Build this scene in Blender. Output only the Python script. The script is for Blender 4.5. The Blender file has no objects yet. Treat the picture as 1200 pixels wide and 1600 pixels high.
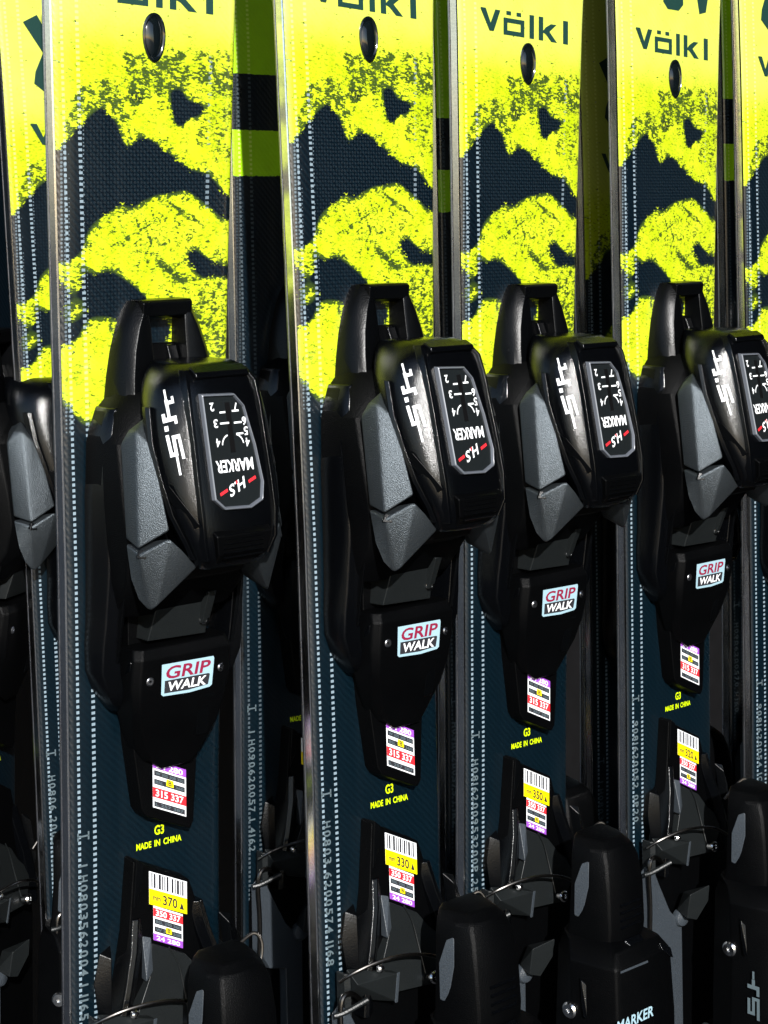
import bpy, bmesh, math, random
from mathutils import Vector, Matrix
import numpy as np
R = math.radians
random.seed(7)
scene = bpy.context.scene
col = scene.collection
MM = 0.001

# ------------------------------------------------------------------ camera
EYE = 1.35                                   # camera height above the ground
cam_data = bpy.data.cameras.new('camera')
cam = bpy.data.objects.new('camera', cam_data)
col.objects.link(cam)
cam.location = (0, 0, EYE)
cam.rotation_euler = (R(90), 0, 0)
cam_data.sensor_fit = 'HORIZONTAL'
cam_data.sensor_width = 36
cam_data.lens = 90
cam_data.shift_y = -0.378
cam_data.clip_start = 0.05
cam_data.clip_end = 200
scene.camera = cam

# ------------------------------------------------------------------ sky and sun
SUN_AZ = (0.14, -0.90)                        # horizontal direction towards the sun
SUN_EL = 26
w = bpy.data.worlds.new('World'); scene.world = w; w.use_nodes = True
nt = w.node_tree
sky = nt.nodes.new('ShaderNodeTexSky'); sky.sky_type = 'NISHITA'; sky.sun_disc = False
sky.sun_elevation = R(SUN_EL)
sky.sun_rotation = math.atan2(SUN_AZ[0], SUN_AZ[1])
sky.air_density = 1.0; sky.dust_density = 0.6
bg = nt.nodes['Background']; bg.inputs['Strength'].default_value = 0.125
nt.links.new(sky.outputs[0], bg.inputs['Color'])
sd = bpy.data.lights.new('sun', 'SUN'); sd.energy = 5.0; sd.angle = R(0.5); sd.color = (1.0, 0.98, 0.95)
so = bpy.data.objects.new('sun', sd); col.objects.link(so)
d = Vector((SUN_AZ[0], SUN_AZ[1], math.hypot(*SUN_AZ) * math.tan(R(SUN_EL))))
so.rotation_euler = d.to_track_quat('Z', 'Y').to_euler()
scene.view_settings.view_transform = 'Standard'
scene.view_settings.look = 'None'
scene.view_settings.exposure = 0.62
scene.view_settings.gamma = 1

# ------------------------------------------------------------------ materials
def mat(name, color, rough=.5, metal=0., spec=.5, coat=0., coat_rough=.1, bump=0., bump_scale=900, vary=0.):
    m = bpy.data.materials.new(name); m.use_nodes = True
    n = m.node_tree.nodes; l = m.node_tree.links
    b = n['Principled BSDF']
    b.inputs['Base Color'].default_value = (*color, 1)
    b.inputs['Roughness'].default_value = rough
    b.inputs['Metallic'].default_value = metal
    b.inputs['Specular IOR Level'].default_value = spec
    b.inputs['Coat Weight'].default_value = coat
    b.inputs['Coat Roughness'].default_value = coat_rough
    if bump or vary:
        tc = n.new('ShaderNodeTexCoord'); no = n.new('ShaderNodeTexNoise')
        no.inputs['Scale'].default_value = bump_scale; no.inputs['Detail'].default_value = 3
        l.new(tc.outputs['Object'], no.inputs['Vector'])
        if bump:
            bp = n.new('ShaderNodeBump'); bp.inputs['Strength'].default_value = bump; bp.inputs['Distance'].default_value = .0004
            l.new(no.outputs['Fac'], bp.inputs['Height']); l.new(bp.outputs['Normal'], b.inputs['Normal'])
        if vary:
            n2 = n.new('ShaderNodeTexNoise'); n2.inputs['Scale'].default_value = 60; n2.inputs['Detail'].default_value = 6
            l.new(tc.outputs['Object'], n2.inputs['Vector'])
            ad = n.new('ShaderNodeMath'); ad.operation = 'MULTIPLY_ADD'; ad.inputs[1].default_value = vary; ad.inputs[2].default_value = rough - vary * .5
            l.new(n2.outputs['Fac'], ad.inputs[0]); l.new(ad.outputs[0], b.inputs['Roughness'])
            mx = n.new('ShaderNodeMix'); mx.data_type = 'RGBA'
            mx.inputs[6].default_value = (*[c * .6 for c in color], 1); mx.inputs[7].default_value = (*[min(1, c * 1.4) for c in color], 1)
            l.new(no.outputs['Fac'], mx.inputs[0]); l.new(mx.outputs[2], b.inputs['Base Color'])
    return m

M = {}
M['black'] = mat('black_plastic', (.0008, .0009, .0011), .42, spec=.07, bump=.5, bump_scale=2200, vary=.25)
M['black_smooth'] = mat('black_smooth_plastic', (.001, .0012, .0015), .3, spec=.15, bump=.2, bump_scale=1500, vary=.2)
M['hood'] = mat('hood_plastic', (.001, .0012, .0016), .15, spec=.36, bump=.25, bump_scale=2600, vary=.2)
M['matte'] = mat('matte_black', (.0015, .0015, .0018), .7, spec=.1)
M['grey'] = mat('grey_satin_paint', (.062, .073, .082), .36, metal=.8, spec=.4, bump=.7, bump_scale=2600, vary=.2)
M['grey_dark'] = mat('dark_grey_plastic', (.0075, .009, .0095), .38, spec=.3, bump=.2, bump_scale=1500, vary=.25)
M['grey_pale'] = mat('pale_grey_plastic', (.032, .039, .047), .35, spec=.5, bump=.5, bump_scale=1500, vary=.25)
M['chrome'] = mat('bright_steel', (.75, .77, .8), .18, metal=1, vary=.15)
M['plug'] = mat('glossy_black_plug', (.003, .005, .006), .1, spec=.8)
M['wire'] = mat('dull_steel_wire', (.09, .085, .08), .3, metal=1, vary=.2)
M['sidewall'] = mat('metal_sidewall', (.88, .91, .98), .16, metal=1, vary=.12)
M['edge'] = mat('worn_steel_edge', (.34, .35, .38), .28, metal=1, vary=.25)
M['base'] = mat('ski_base_black', (.003, .003, .003), .5, spec=.2)
M['window'] = mat('dial_window_glass', (.008, .010, .011), .2, spec=.4, coat=.15, coat_rough=.05)
M['rim'] = mat('window_rim_plastic', (.10, .11, .13), .18, spec=.9)
M['white'] = mat('white_print', (.8, .82, .84), .4)
M['grey_print'] = mat('grey_print', (.085, .115, .13), .45)
M['barcode'] = mat('barcode_black', (.02, .02, .025), .5)
M['red'] = mat('red_print', (.75, .02, .03), .45)
M['dark_red'] = mat('dark_red_print', (.22, .01, .04), .45)
M['purple'] = mat('purple_print', (.30, .07, .50), .45)
M['yellow'] = mat('yellow_print', (.85, .68, .0), .45)
M['lime'] = mat('lime_print', (.60, .80, .0), .45)
M['ice'] = mat('ice_blue_label', (.30, .45, .52), .35)
M['logo'] = mat('dark_green_logo_ink', (.010, .040, .034), .4)

def topsheet_material(name='printed_topsheet', dots=1., limes=((.40, .52, .004), (.56, .66, .022))):
    m = bpy.data.materials.new(name); m.use_nodes = True
    n = m.node_tree.nodes; l = m.node_tree.links
    b = n['Principled BSDF']
    def math_(op, a, b_=None, c=None, clamp=False):
        x = n.new('ShaderNodeMath'); x.operation = op; x.use_clamp = clamp
        for i, v in enumerate((a, b_, c)):
            if v is None: continue
            if isinstance(v, (int, float)): x.inputs[i].default_value = v
            else: l.new(v, x.inputs[i])
        return x.outputs[0]
    def attr(k):
        a = n.new('ShaderNodeAttribute'); a.attribute_name = k; return a.outputs['Fac']
    def noise(scale, detail=2, rough=.5, vec=None):
        x = n.new('ShaderNodeTexNoise'); x.inputs['Scale'].default_value = scale
        x.inputs['Detail'].default_value = detail; x.inputs['Roughness'].default_value = rough
        l.new(vec or obj, x.inputs['Vector']); return x.outputs['Fac']
    def mixc(f, a, b_):
        x = n.new('ShaderNodeMix'); x.data_type = 'RGBA'
        if isinstance(f, float): x.inputs[0].default_value = f
        else: l.new(f, x.inputs[0])
        for i, v in ((6, a), (7, b_)):
            if isinstance(v, tuple): x.inputs[i].default_value = (*v, 1)
            else: l.new(v, x.inputs[i])
        return x.outputs[2]
    tc = n.new('ShaderNodeTexCoord'); obj = tc.outputs['Object']
    sep = n.new('ShaderNodeSeparateXYZ'); l.new(obj, sep.inputs[0])
    dens = attr('print_dark'); sl = attr('from_left'); sr = attr('from_right')
    # ragged, needle-like edges of the printed forest: slanted fine noise
    mp = n.new('ShaderNodeMapping'); mp.inputs['Rotation'].default_value = (0, 0, R(32)); mp.inputs['Scale'].default_value = (1.0, 1.9, 1)
    l.new(obj, mp.inputs['Vector'])
    n1 = noise(620, 3, .6, mp.outputs[0]); n2 = noise(190, 3, .6)
    n3 = noise(330, 2, .6, mp.outputs[0])
    thr = math_('ADD', math_('MULTIPLY', n1, .38), math_('ADD', math_('MULTIPLY', n3, .34), math_('MULTIPLY', n2, .40)))       # about 0.56 +- 0.2
    thr = math_('MULTIPLY_ADD', math_('SUBTRACT', thr, .56), 5.4, .52)
    dens = math_('MULTIPLY_ADD', dens, 1.5, -.2)
    dk = math_('MULTIPLY_ADD', math_('SUBTRACT', dens, thr), 4.5, .5, clamp=True)
    dk = math_('MAXIMUM', dk, math_('MULTIPLY_ADD', dens, 14., -15.6, clamp=True))
    lime_v = noise(75, 4); lime_n = noise(480, 3, .65, mp.outputs[0])
    lime = mixc(math_('MULTIPLY_ADD', math_('SUBTRACT', lime_v, .5), 2.2, .5, clamp=True), *limes)
    lime = mixc(attr('print_speckle') if dots == 1. else 1.0, mixc(lime_v, (.54, .62, .07), (.60, .67, .12)), lime)  # paler lime in the top zone, glare put into the print colour
    fine = math_('MULTIPLY_ADD', math_('SUBTRACT', lime_n, .54), 12., .0, clamp=True)
    fine = math_('MULTIPLY', fine, attr('print_speckle'))
    fine = math_('MULTIPLY', fine, math_('MULTIPLY_ADD', math_('SUBTRACT', noise(110, 3), .42), 5., .35, clamp=True))
    lime = mixc(math_('MULTIPLY', fine, .75), lime, (.055, .09, .004))
    # dark navy with a woven diagonal relief
    wv = n.new('ShaderNodeTexWave'); wv.wave_type = 'BANDS'; wv.bands_direction = 'DIAGONAL'
    wv.inputs['Scale'].default_value = 190; wv.inputs['Distortion'].default_value = 1.2; wv.inputs['Detail'].default_value = 1
    l.new(obj, wv.inputs['Vector'])
    navy = mixc(wv.outputs['Fac'], (.0007, .0032, .0065), (.0017, .0066, .0115))
    low = math_('MULTIPLY_ADD', sep.outputs['Y'], -9.0, -.2, clamp=True)
    navy = mixc(math_('MULTIPLY', low, .35), navy, (.0006, .0062, .010))
    ink_dark = mixc(math_('MULTIPLY_ADD', dens, 3.0, -2.0, clamp=True), (.040, .070, .008), navy)
    c = mixc(dk, lime, ink_dark)
    # stitched-looking dotted lines along the left side, hex dots between them
    def column(s, centre, half): 
        return math_('LESS_THAN', math_('ABSOLUTE', math_('SUBTRACT', s, centre)), half)
    saw = math_('FRACT', math_('MULTIPLY', sep.outputs['Y'], 1000 / 2.3))
    dash = math_('LESS_THAN', saw, .55)
    saw2 = math_('FRACT', math_('MULTIPLY_ADD', sep.outputs['Y'], 1000 / 2.3, .5))
    dash2 = math_('LESS_THAN', saw2, .5)
    colA = math_('MULTIPLY', column(sl, .0033, .0006), dash)
    colB = math_('MULTIPLY', column(sl, .0101, .0008), dash2)
    cols = math_('MAXIMUM', colA, colB)
    vo = n.new('ShaderNodeTexVoronoi'); vo.inputs['Scale'].default_value = 620; vo.inputs['Randomness'].default_value = .12
    l.new(obj, vo.inputs['Vector'])
    hexd = math_('LESS_THAN', vo.outputs['Distance'], .34)
    zone = math_('MULTIPLY', column(sl, .0058, .0062), hexd)
    zone = math_('MULTIPLY', zone, math_('GREATER_THAN', sep.outputs['Y'], -.085))
    colC = math_('MULTIPLY', column(sr, .0128, .0009), dash)  # dotted streak near the right edge, a reflection put into the print
    colC = math_('MULTIPLY', colC, math_('GREATER_THAN', sep.outputs['Y'], -.006))
    ink = mixc(dk, (.95, 1.0, .35), (.22 * dots, .29 * dots, .34 * dots))
    c = mixc(math_('MULTIPLY', zone, math_('MULTIPLY', dk, .38)), c, ink)
    upz = math_('MULTIPLY_ADD', sep.outputs['Y'], 9., .95, clamp=True)
    c = mixc(math_('MULTIPLY', math_('MULTIPLY', hexd, dk), math_('MULTIPLY', upz, .035 * dots)), c, ink)
    c = mixc(math_('MULTIPLY', cols, math_('MULTIPLY_ADD', dk, .5, .4)), c, ink)
    c = mixc(math_('MULTIPLY', colC, math_('MULTIPLY', dk, .6)), c, ink)
    l.new(c, b.inputs['Base Color'])
    b.inputs['Roughness'].default_value = .34
    rv = noise(22, 4); l.new(math_('MULTIPLY_ADD', rv, .2, .20), b.inputs['Roughness'])
    b.inputs['Specular IOR Level'].default_value = .5
    b.inputs['Coat Weight'].default_value = .6; b.inputs['Coat Roughness'].default_value = .14
    bp = n.new('ShaderNodeBump'); bp.inputs['Strength'].default_value = .35; bp.inputs['Distance'].default_value = .0003
    h = math_('ADD', math_('MULTIPLY', wv.outputs['Fac'], .6), math_('MULTIPLY', vo.outputs['Distance'], .5))
    l.new(h, bp.inputs['Height']); l.new(bp.outputs['Normal'], b.inputs['Normal'])
    return m
M['topsheet'] = topsheet_material()
M['bars'] = topsheet_material('barred_topsheet', .3, limes=((.30, .60, .002), (.36, .70, .003)))  # back-row shade put into the dimmer dot ink, lime brightened against it

# ------------------------------------------------------------------ mesh helpers (millimetres: u across the ski, v along it, w out of it)
def V(*a): return Vector(a)
def link(name, me, parent):
    o = bpy.data.objects.new(name, me); col.objects.link(o)
    if parent: o.parent = parent
    return o
def finish(o, bevel, smooth=True, seg=2, angle=28):
    if smooth:
        for p in o.data.polygons: p.use_smooth = True
    if bevel:
        b = o.modifiers.new('bevel', 'BEVEL'); b.width = bevel * MM; b.segments = seg; b.limit_method = 'ANGLE'; b.angle_limit = R(angle)
        b.harden_normals = angle != 12
    elif smooth:
        o.data.set_sharp_from_angle(angle=R(angle))
    return o
def solid(name, verts, faces, m, parent, bevel=.5, smooth=True, seg=2, angle=28, recalc=True):
    bm = bmesh.new()
    vs = [bm.verts.new(Vector(v) * MM) for v in verts]
    for f in faces:
        try: bm.faces.new([vs[i] for i in f])
        except ValueError: pass
    if recalc: bmesh.ops.recalc_face_normals(bm, faces=bm.faces)
    me = bpy.data.meshes.new(name); bm.to_mesh(me); bm.free()
    me.materials.append(M[m])
    return finish(link(name, me, parent), bevel, smooth, seg, angle)
def hull(name, pts, m, parent, bevel=.6, seg=2, angle=22):
    bm = bmesh.new()
    for p in pts: bm.verts.new(Vector(p) * MM)
    r = bmesh.ops.convex_hull(bm, input=bm.verts)
    junk = [v for v in bm.verts if not v.link_faces]
    bmesh.ops.delete(bm, geom=junk, context='VERTS')
    bmesh.ops.dissolve_limit(bm, angle_limit=R(3), verts=bm.verts, edges=bm.edges)
    bmesh.ops.recalc_face_normals(bm, faces=bm.faces)
    me = bpy.data.meshes.new(name); bm.to_mesh(me); bm.free(); me.materials.append(M[m])
    return finish(link(name, me, parent), bevel, True, seg, angle)
def prism(name, poly, w0, w1, m, parent, bevel=.6, inset=0., tops=None):
    n = len(poly); cx = sum(p[0] for p in poly) / n; cy = sum(p[1] for p in poly) / n
    vs = [(x, y, w0) for x, y in poly]
    for i, (x, y) in enumerate(poly):
        dx, dy = x - cx, y - cy; L = math.hypot(dx, dy) or 1
        vs.append((x - dx / L * inset, y - dy / L * inset, tops[i] if tops else w1))
    fs = [list(range(n))[::-1], list(range(n, 2 * n))] + [[i, (i + 1) % n, n + (i + 1) % n, n + i] for i in range(n)]
    return solid(name, vs, fs, m, parent, bevel)
def loft(name, secs, m, parent, bevel=0., caps=True, angle=35, seg=2):
    """secs: list of equally long rings of 3-D points."""
    k = len(secs[0]); vs = [p for s in secs for p in s]; fs = []
    for i in range(len(secs) - 1):
        for j in range(k):
            fs.append([i * k + j, i * k + (j + 1) % k, (i + 1) * k + (j + 1) % k, (i + 1) * k + j])
    if caps: fs.append(list(range(k))); fs.append(list(range((len(secs) - 1) * k, len(secs) * k))[::-1])
    return solid(name, vs, fs, m, parent, bevel, angle=angle, seg=seg)
def tube(name, pts, r, m, parent, n=10, res=6):
    """smooth round wire through pts"""
    P = [Vector(p) for p in pts]; path = []
    for i in range(len(P) - 1):
        a, b, c, e = P[max(i - 1, 0)], P[i], P[i + 1], P[min(i + 2, len(P) - 1)]
        for s in range(res):
            t = s / res
            path.append(.5 * ((2 * b) + (c - a) * t + (2 * a - 5 * b + 4 * c - e) * t * t + (3 * b - a - 3 * c + e) * t ** 3))
    path.append(P[-1]); secs = []
    prev = None
    for i, p in enumerate(path):
        t = (path[min(i + 1, len(path) - 1)] - path[max(i - 1, 0)]).normalized()
        x = (prev - t * prev.dot(t)).normalized() if prev else t.orthogonal().normalized()
        prev = x; y = t.cross(x)
        secs.append([tuple(p + (x * math.cos(a) + y * math.sin(a)) * r) for a in [2 * math.pi * q / n for q in range(n)]])
    return loft(name, secs, m, parent, 0)
def lathe(name, centre, axis, prof, m, parent, n=20):
    """prof: (radius, height) pairs along axis from centre"""
    a = Vector(axis).normalized(); x = a.orthogonal().normalized(); y = a.cross(x); c = Vector(centre)
    secs = [[tuple(c + a * h + (x * math.cos(t) + y * math.sin(t)) * r) for t in [2 * math.pi * q / n for q in range(n)]] for r, h in prof]
    return loft(name, secs, m, parent, 0)

_glyph = {}
def glyphs(s):
    """flat mesh (verts, faces) of a string in the built-in font, unit height"""
    if s not in _glyph:
        cu = bpy.data.curves.new('text', 'FONT'); cu.body = s; cu.size = 1; cu.resolution_u = 3; cu.offset = .022
        o = bpy.data.objects.new('text', cu); col.objects.link(o)
        dg = bpy.context.evaluated_depsgraph_get(); me = bpy.data.meshes.new_from_object(o.evaluated_get(dg))
        vs = [(v.co.x, v.co.y) for v in me.vertices]; fs = [tuple(p.vertices) for p in me.polygons]
        bpy.data.objects.remove(o); bpy.data.curves.remove(cu); bpy.data.meshes.remove(me)
        x0 = min(v[0] for v in vs); x1 = max(v[0] for v in vs); y0 = min(v[1] for v in vs); y1 = max(v[1] for v in vs)
        _glyph[s] = ([((x - x0) / (x1 - x0), (y - y0) / (y1 - y0)) for x, y in vs], fs)
    return _glyph[s]
class Flat:
    """printed matter: thin polygons of several inks lying on one plane (or any mapping of x, y)"""
    def __init__(s, origin, xd, yd, lift=.15):
        s.o = Vector(origin); s.x = Vector(xd); s.y = Vector(yd); s.n = s.x.cross(s.y).normalized(); s.v = []; s.f = []; s.m = []; s.names = []; s.lift = lift; s.k = 0
    def pt(s, x, y, z): return s.o + s.x * x + s.y * y + s.n * z
    def ink(s, m):
        if m not in s.names: s.names.append(m)
        return s.names.index(m)
    def poly(s, pts, m, z=0):
        b = len(s.v); s.v += [tuple(s.pt(x, y, s.lift + z)) for x, y in pts]; s.f.append(list(range(b, b + len(pts)))); s.m.append(s.ink(m))
    def rect(s, x0, y0, x1, y1, m, z=0): s.poly([(x0, y0), (x1, y0), (x1, y1), (x0, y1)], m, z)
    def text(s, st, x0, y0, x1, y1, m, z=.05, shear=0.):
        vs, fs = glyphs(st); b = len(s.v); i = s.ink(m)
        s.v += [tuple(s.pt(x0 + (x1 - x0) * x + shear * y * abs(y1 - y0), y0 + (y1 - y0) * y, s.lift + z)) for x, y in vs]
        for f in fs: s.f.append([b + q for q in f]); s.m.append(i)
    def build(s, name, parent):
        me = bpy.data.meshes.new(name); me.from_pydata([tuple(c * MM for c in p) for p in s.v], [], s.f)
        for k in s.names: me.materials.append(M[k])
        me.polygons.foreach_set('material_index', s.m); me.update()
        return link(name, me, parent)

# ------------------------------------------------------------------ the ski
V_TOP, V_BOT = 215, -430
def lerp(tab, v):
    for (a, x), (b, y) in zip(tab, tab[1:]):
        if v >= b: return x + (y - x) * (v - a) / (b - a)
    return tab[-1][1]
LEFT = [(200, -52), (90, -47.6), (-15, -45.2), (-140, -42.3), (-250, -41.5), (-440, -41.5)]
RIGHT = [(200, 51), (95, 44.2), (-18, 39.6), (-140, 35.5), (-235, 33.0), (-440, 32.5)]
def lf(v): return lerp(LEFT, v)
def rt(v): return lerp(RIGHT, v)
THICK = 7.4
def ski_body(parent):
    prof = []
    vs_ = [V_TOP - i * (V_TOP - V_BOT) / 60 for i in range(61)]
    secs = []
    for v in vs_:
        a, b = lf(v), rt(v)
        secs.append([(a + 1.1, v, -2.75), (a + .1, v, -3.1), (a - .5, v, -THICK + 1.3), (a - .2, v, -THICK + 1.15), (b + .2, v, -THICK + 1.15), (b + .5, v, -THICK + 1.3), (b - .1, v, -2.0), (b - 1.1, v, -1.4)])
    o = loft('sidewall', secs, 'sidewall', parent, 0)
    secs = [[(lf(v) + 1, v, -THICK + 1.15), (rt(v) - 1, v, -THICK + 1.15), (rt(v) - 1, v, -THICK - .1), (lf(v) + 1, v, -THICK - .1)] for v in vs_]
    loft('running_base', secs, 'base', parent, 0)
    for side in (-1, 1):
        secs = []
        for v in vs_:
            a = lf(v) - .8 if side < 0 else rt(v) + .8
            secs.append([(a, v, -THICK + .9), (a - side * 2.2, v, -THICK + 1.0), (a - side * 2.2, v, -THICK - .1), (a, v, -THICK - .15)])
        loft('steel_edge', secs, 'edge', parent, .15, seg=1)

POLY = {
'lime_base':[(-52.4,313.9),(62.4,343.6),(59.6,-71.5),(33.7,-69.7),(18.7,-65.9),(-4,-77.6),(-24.3,-70.8),(-25.9,-77.2),(-29.5,-79.5),(-32.6,-81.5),(-35.6,-79),(-38.6,-74.9),(-42.4,-72),(-55.6,-63.4)],
'dark_mountain':[(-54.8,26.3),(-43.1,31.5),(-38.5,37.9),(-33.1,42.6),(-27.9,46.6),(-23.9,48.5),(-21.2,44.7),(-17.2,41.7),(-15.1,36.5),(-13.3,30),(-10.8,33.2),(-8.5,35.3),(-4.7,36.1),(0,34.4),(8.6,28.9),(19.4,22.3),(28.3,21),(34.3,14.8),(44.5,7.9),(44.4,-2.3),(39.6,-0.8),(34.2,-0.2),(28.2,4.8),(21.6,8.6),(16,12.1),(8.5,10.5),(1.4,10),(-5.6,7.2),(-8.8,5.6),(-10.7,2.8),(-12.2,4.9),(-15.9,6.5),(-21.2,2.9),(-28.3,-0.6),(-32,-5.7),(-33.2,-11.6),(-39.6,-16.6),(-55.2,-15.9)],
'dark_b':[(-55.2,-19.2),(-41.1,-19.6),(-41.2,-27.3),(-35.1,-17.2),(-29.4,-20),(-21.4,-18.2),(-14.6,-22.3),(-8.4,-26.2),(-4.3,-30),(0.8,-33.9),(6.5,-39.8),(9.7,-46.6),(-0.7,-56.6),(-8.6,-50.9),(-18.1,-66),(-24.2,-59.1),(-20.2,-58.1),(-18.8,-39.9),(-29.2,-38.9),(-32.9,-40.5),(-35.3,-46.8),(-42.2,-50.3),(-55.5,-53.3)],
'lime_s1':[(-42.6,-19.6),(-36.9,-18.5),(-35.1,-23.7),(-37.6,-28.2),(-41.8,-27.3)],
'lime_s2':[(-40,-31.2),(-34.6,-30.9),(-33.7,-35.3),(-37.7,-39),(-41.3,-40.1),(-42.4,-36.2)],
'dark_oval':[(16.5,-11.5),(20.8,-10.3),(25.1,-13.6),(30.7,-16.4),(44.3,-20.4),(44.2,-27.2),(34,-24.7),(24,-25.2),(17.4,-20.1),(15.2,-14.7)],
'crack1':[(5.6,9),(14.3,5.4),(24.2,-0.6),(22.5,-1.4),(12.7,3.6),(5.3,7.9)],
'crack2':[(-0.4,-15.6),(7.6,-19.3),(16.4,-25.5),(15.1,-26.5),(6.7,-20.9),(-0.4,-16.7)],
'crack3':[(-28.4,-18.2),(-13.1,-25.7),(-0.5,-32.8),(-1.2,-34.4),(-14.3,-27.5),(-28.5,-19.8)],
'spot':[(-14.5,-5),(-12,-4),(-9.8,-6.7),(-11.1,-9.3),(-13.6,-8.2)],
'crack4':[(-11.4,-15.3),(-9.2,-14.6),(-8.6,-17.2),(-10.8,-17.7)],
'crack5':[(4.3,-27.7),(18.9,-37.7),(32.2,-47.8),(31.5,-48.6),(18.3,-39),(4,-28.7)],
'tree1':[(-13.3,67.1),(-8.6,69.4),(-3.6,66.2),(-2.3,59.6),(-3,51.7),(-7.8,47.9),(-12.5,48.8),(-13.7,56.6)],
'tree2':[(-2.3,63.6),(6,68.4),(13.2,72.2),(17.1,67),(18.3,57.7),(14.6,49.6),(7.2,52),(0.2,54.5)],
'tree3':[(24,66),(31.3,68.4),(39.8,68),(41.7,55.8),(34.6,52.8),(25.6,56.6)],
'core':[(8.5,53.9),(13.1,54.9),(17.9,50.2),(23.5,49.8),(26.8,47.2),(22.8,43.9),(18.2,43),(14.6,38.9),(10.3,40.1),(9.1,46.8)],
'spray1':[(-36.9,53.3),(-27.8,58.2),(-20.2,57.7),(-15.6,51.4),(-12.6,42.3),(-11.1,34.5),(-15.7,37),(-23.3,48.5),(-31,43.2),(-37.7,36.6),(-41.6,31.5),(-43,37.8)],
'spray2':[(19.5,41.6),(29.5,44.5),(42.3,40.7),(42.2,25.7),(34.4,21.6),(22.7,28.2)],
'limespk':[(19,-28.2),(44.2,-27.8),(43.9,-70.4),(32,-69.5),(22.2,-47.2)],
'drk1core':[(-12.5,52.7),(-7.8,54.2),(-3.7,51.7),(-5.6,48.2),(-10.9,48.1)],
'midleft':[(-41.2,-27.3),(-33.1,-27.6),(-33.3,-50.8),(-42.2,-50.3)],
'spray3':[(-15.4,70.9),(43.2,73.6),(43,39.4),(29.4,37.8),(16.2,41.6),(3.3,45.3),(-1.5,47.8),(-14.1,46.2)],
'spray4':[(-43.6,40.4),(-35.5,50.8),(-15.5,59.2),(-7.8,46.3),(-11.1,34.5),(-28,40.7)],
'lowpatch':[(-23.7,0.6),(1.4,6.9),(15.9,0),(34.1,-9.7),(40.8,-29),(40.6,-59.2),(25.4,-52.8),(15.7,-33.5),(-0.4,-24.9),(-19.2,-13.8),(-28.4,-11)],
}
def inside(poly, X, Y):
    r = np.zeros(X.shape, bool); n = len(poly)
    for i in range(n):
        x0, y0 = poly[i]; x1, y1 = poly[(i + 1) % n]
        if y0 == y1: continue
        c = ((y0 > Y) != (y1 > Y)) & (X < (x1 - x0) * (Y - y0) / (y1 - y0) + x0)
        r ^= c
    return r
def blur(a, k):
    for ax in (0, 1):
        for _ in range(2):
            p = np.pad(a, [(k, k) if q == ax else (0, 0) for q in (0, 1)], mode='edge')
            c = np.cumsum(p, axis=ax); c = np.concatenate([np.zeros_like(np.take(c, [0], axis=ax)), c], axis=ax)
            n = a.shape[ax]; w_ = 2 * k + 1
            a = (np.take(c, range(w_, w_ + n), axis=ax) - np.take(c, range(0, n), axis=ax)) / w_
    return a
GU = np.arange(-56, 57, .5); GV = np.arange(-110, 180.5, .5)
def forest_field():
    X, Y = np.meshgrid(GU, GV)
    I = lambda k: inside(POLY[k], X, Y)
    d = np.ones(X.shape); d[I('lime_base')] = 0
    for k in ('dark_mountain', 'dark_b', 'dark_oval', 'spot', 'crack4'): d[I(k)] = 1
    for k in ('lime_s1', 'lime_s2'): d[I(k)] = .25
    d = blur(d, 4)
    e = np.zeros(X.shape)
    e[I('spray3')] = .36; e[I('spray4')] = .30; e[I('lowpatch')] = .30
    e[I('spray2')] = .36; e[I('spray1')] = .50; e[I('tree1')] = .54; e[I('tree2')] = .57; e[I('tree3')] = .54; e[I('limespk')] = .42
    e[I('core')] = 1.0; e[I('drk1core')] = .75; e[I('midleft')] = .42
    for k in ('crack1', 'crack2', 'crack3', 'crack5'): e[I(k)] = .95
    e = blur(e, 2) 
    halo = blur((d > .5).astype(float), 9) * .80 * (Y > -70)
    f = np.maximum(np.maximum(d, e), halo)
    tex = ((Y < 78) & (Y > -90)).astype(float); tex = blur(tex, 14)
    return f, tex
def bars_field():
    X, Y = np.meshgrid(GU, GV)
    d = np.ones(X.shape) * 1.
    for a, b in ((75, 400), (23.7, 47)): d[(Y > a) & (Y < b)] = -.4
    return d, np.zeros(X.shape)
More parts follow.
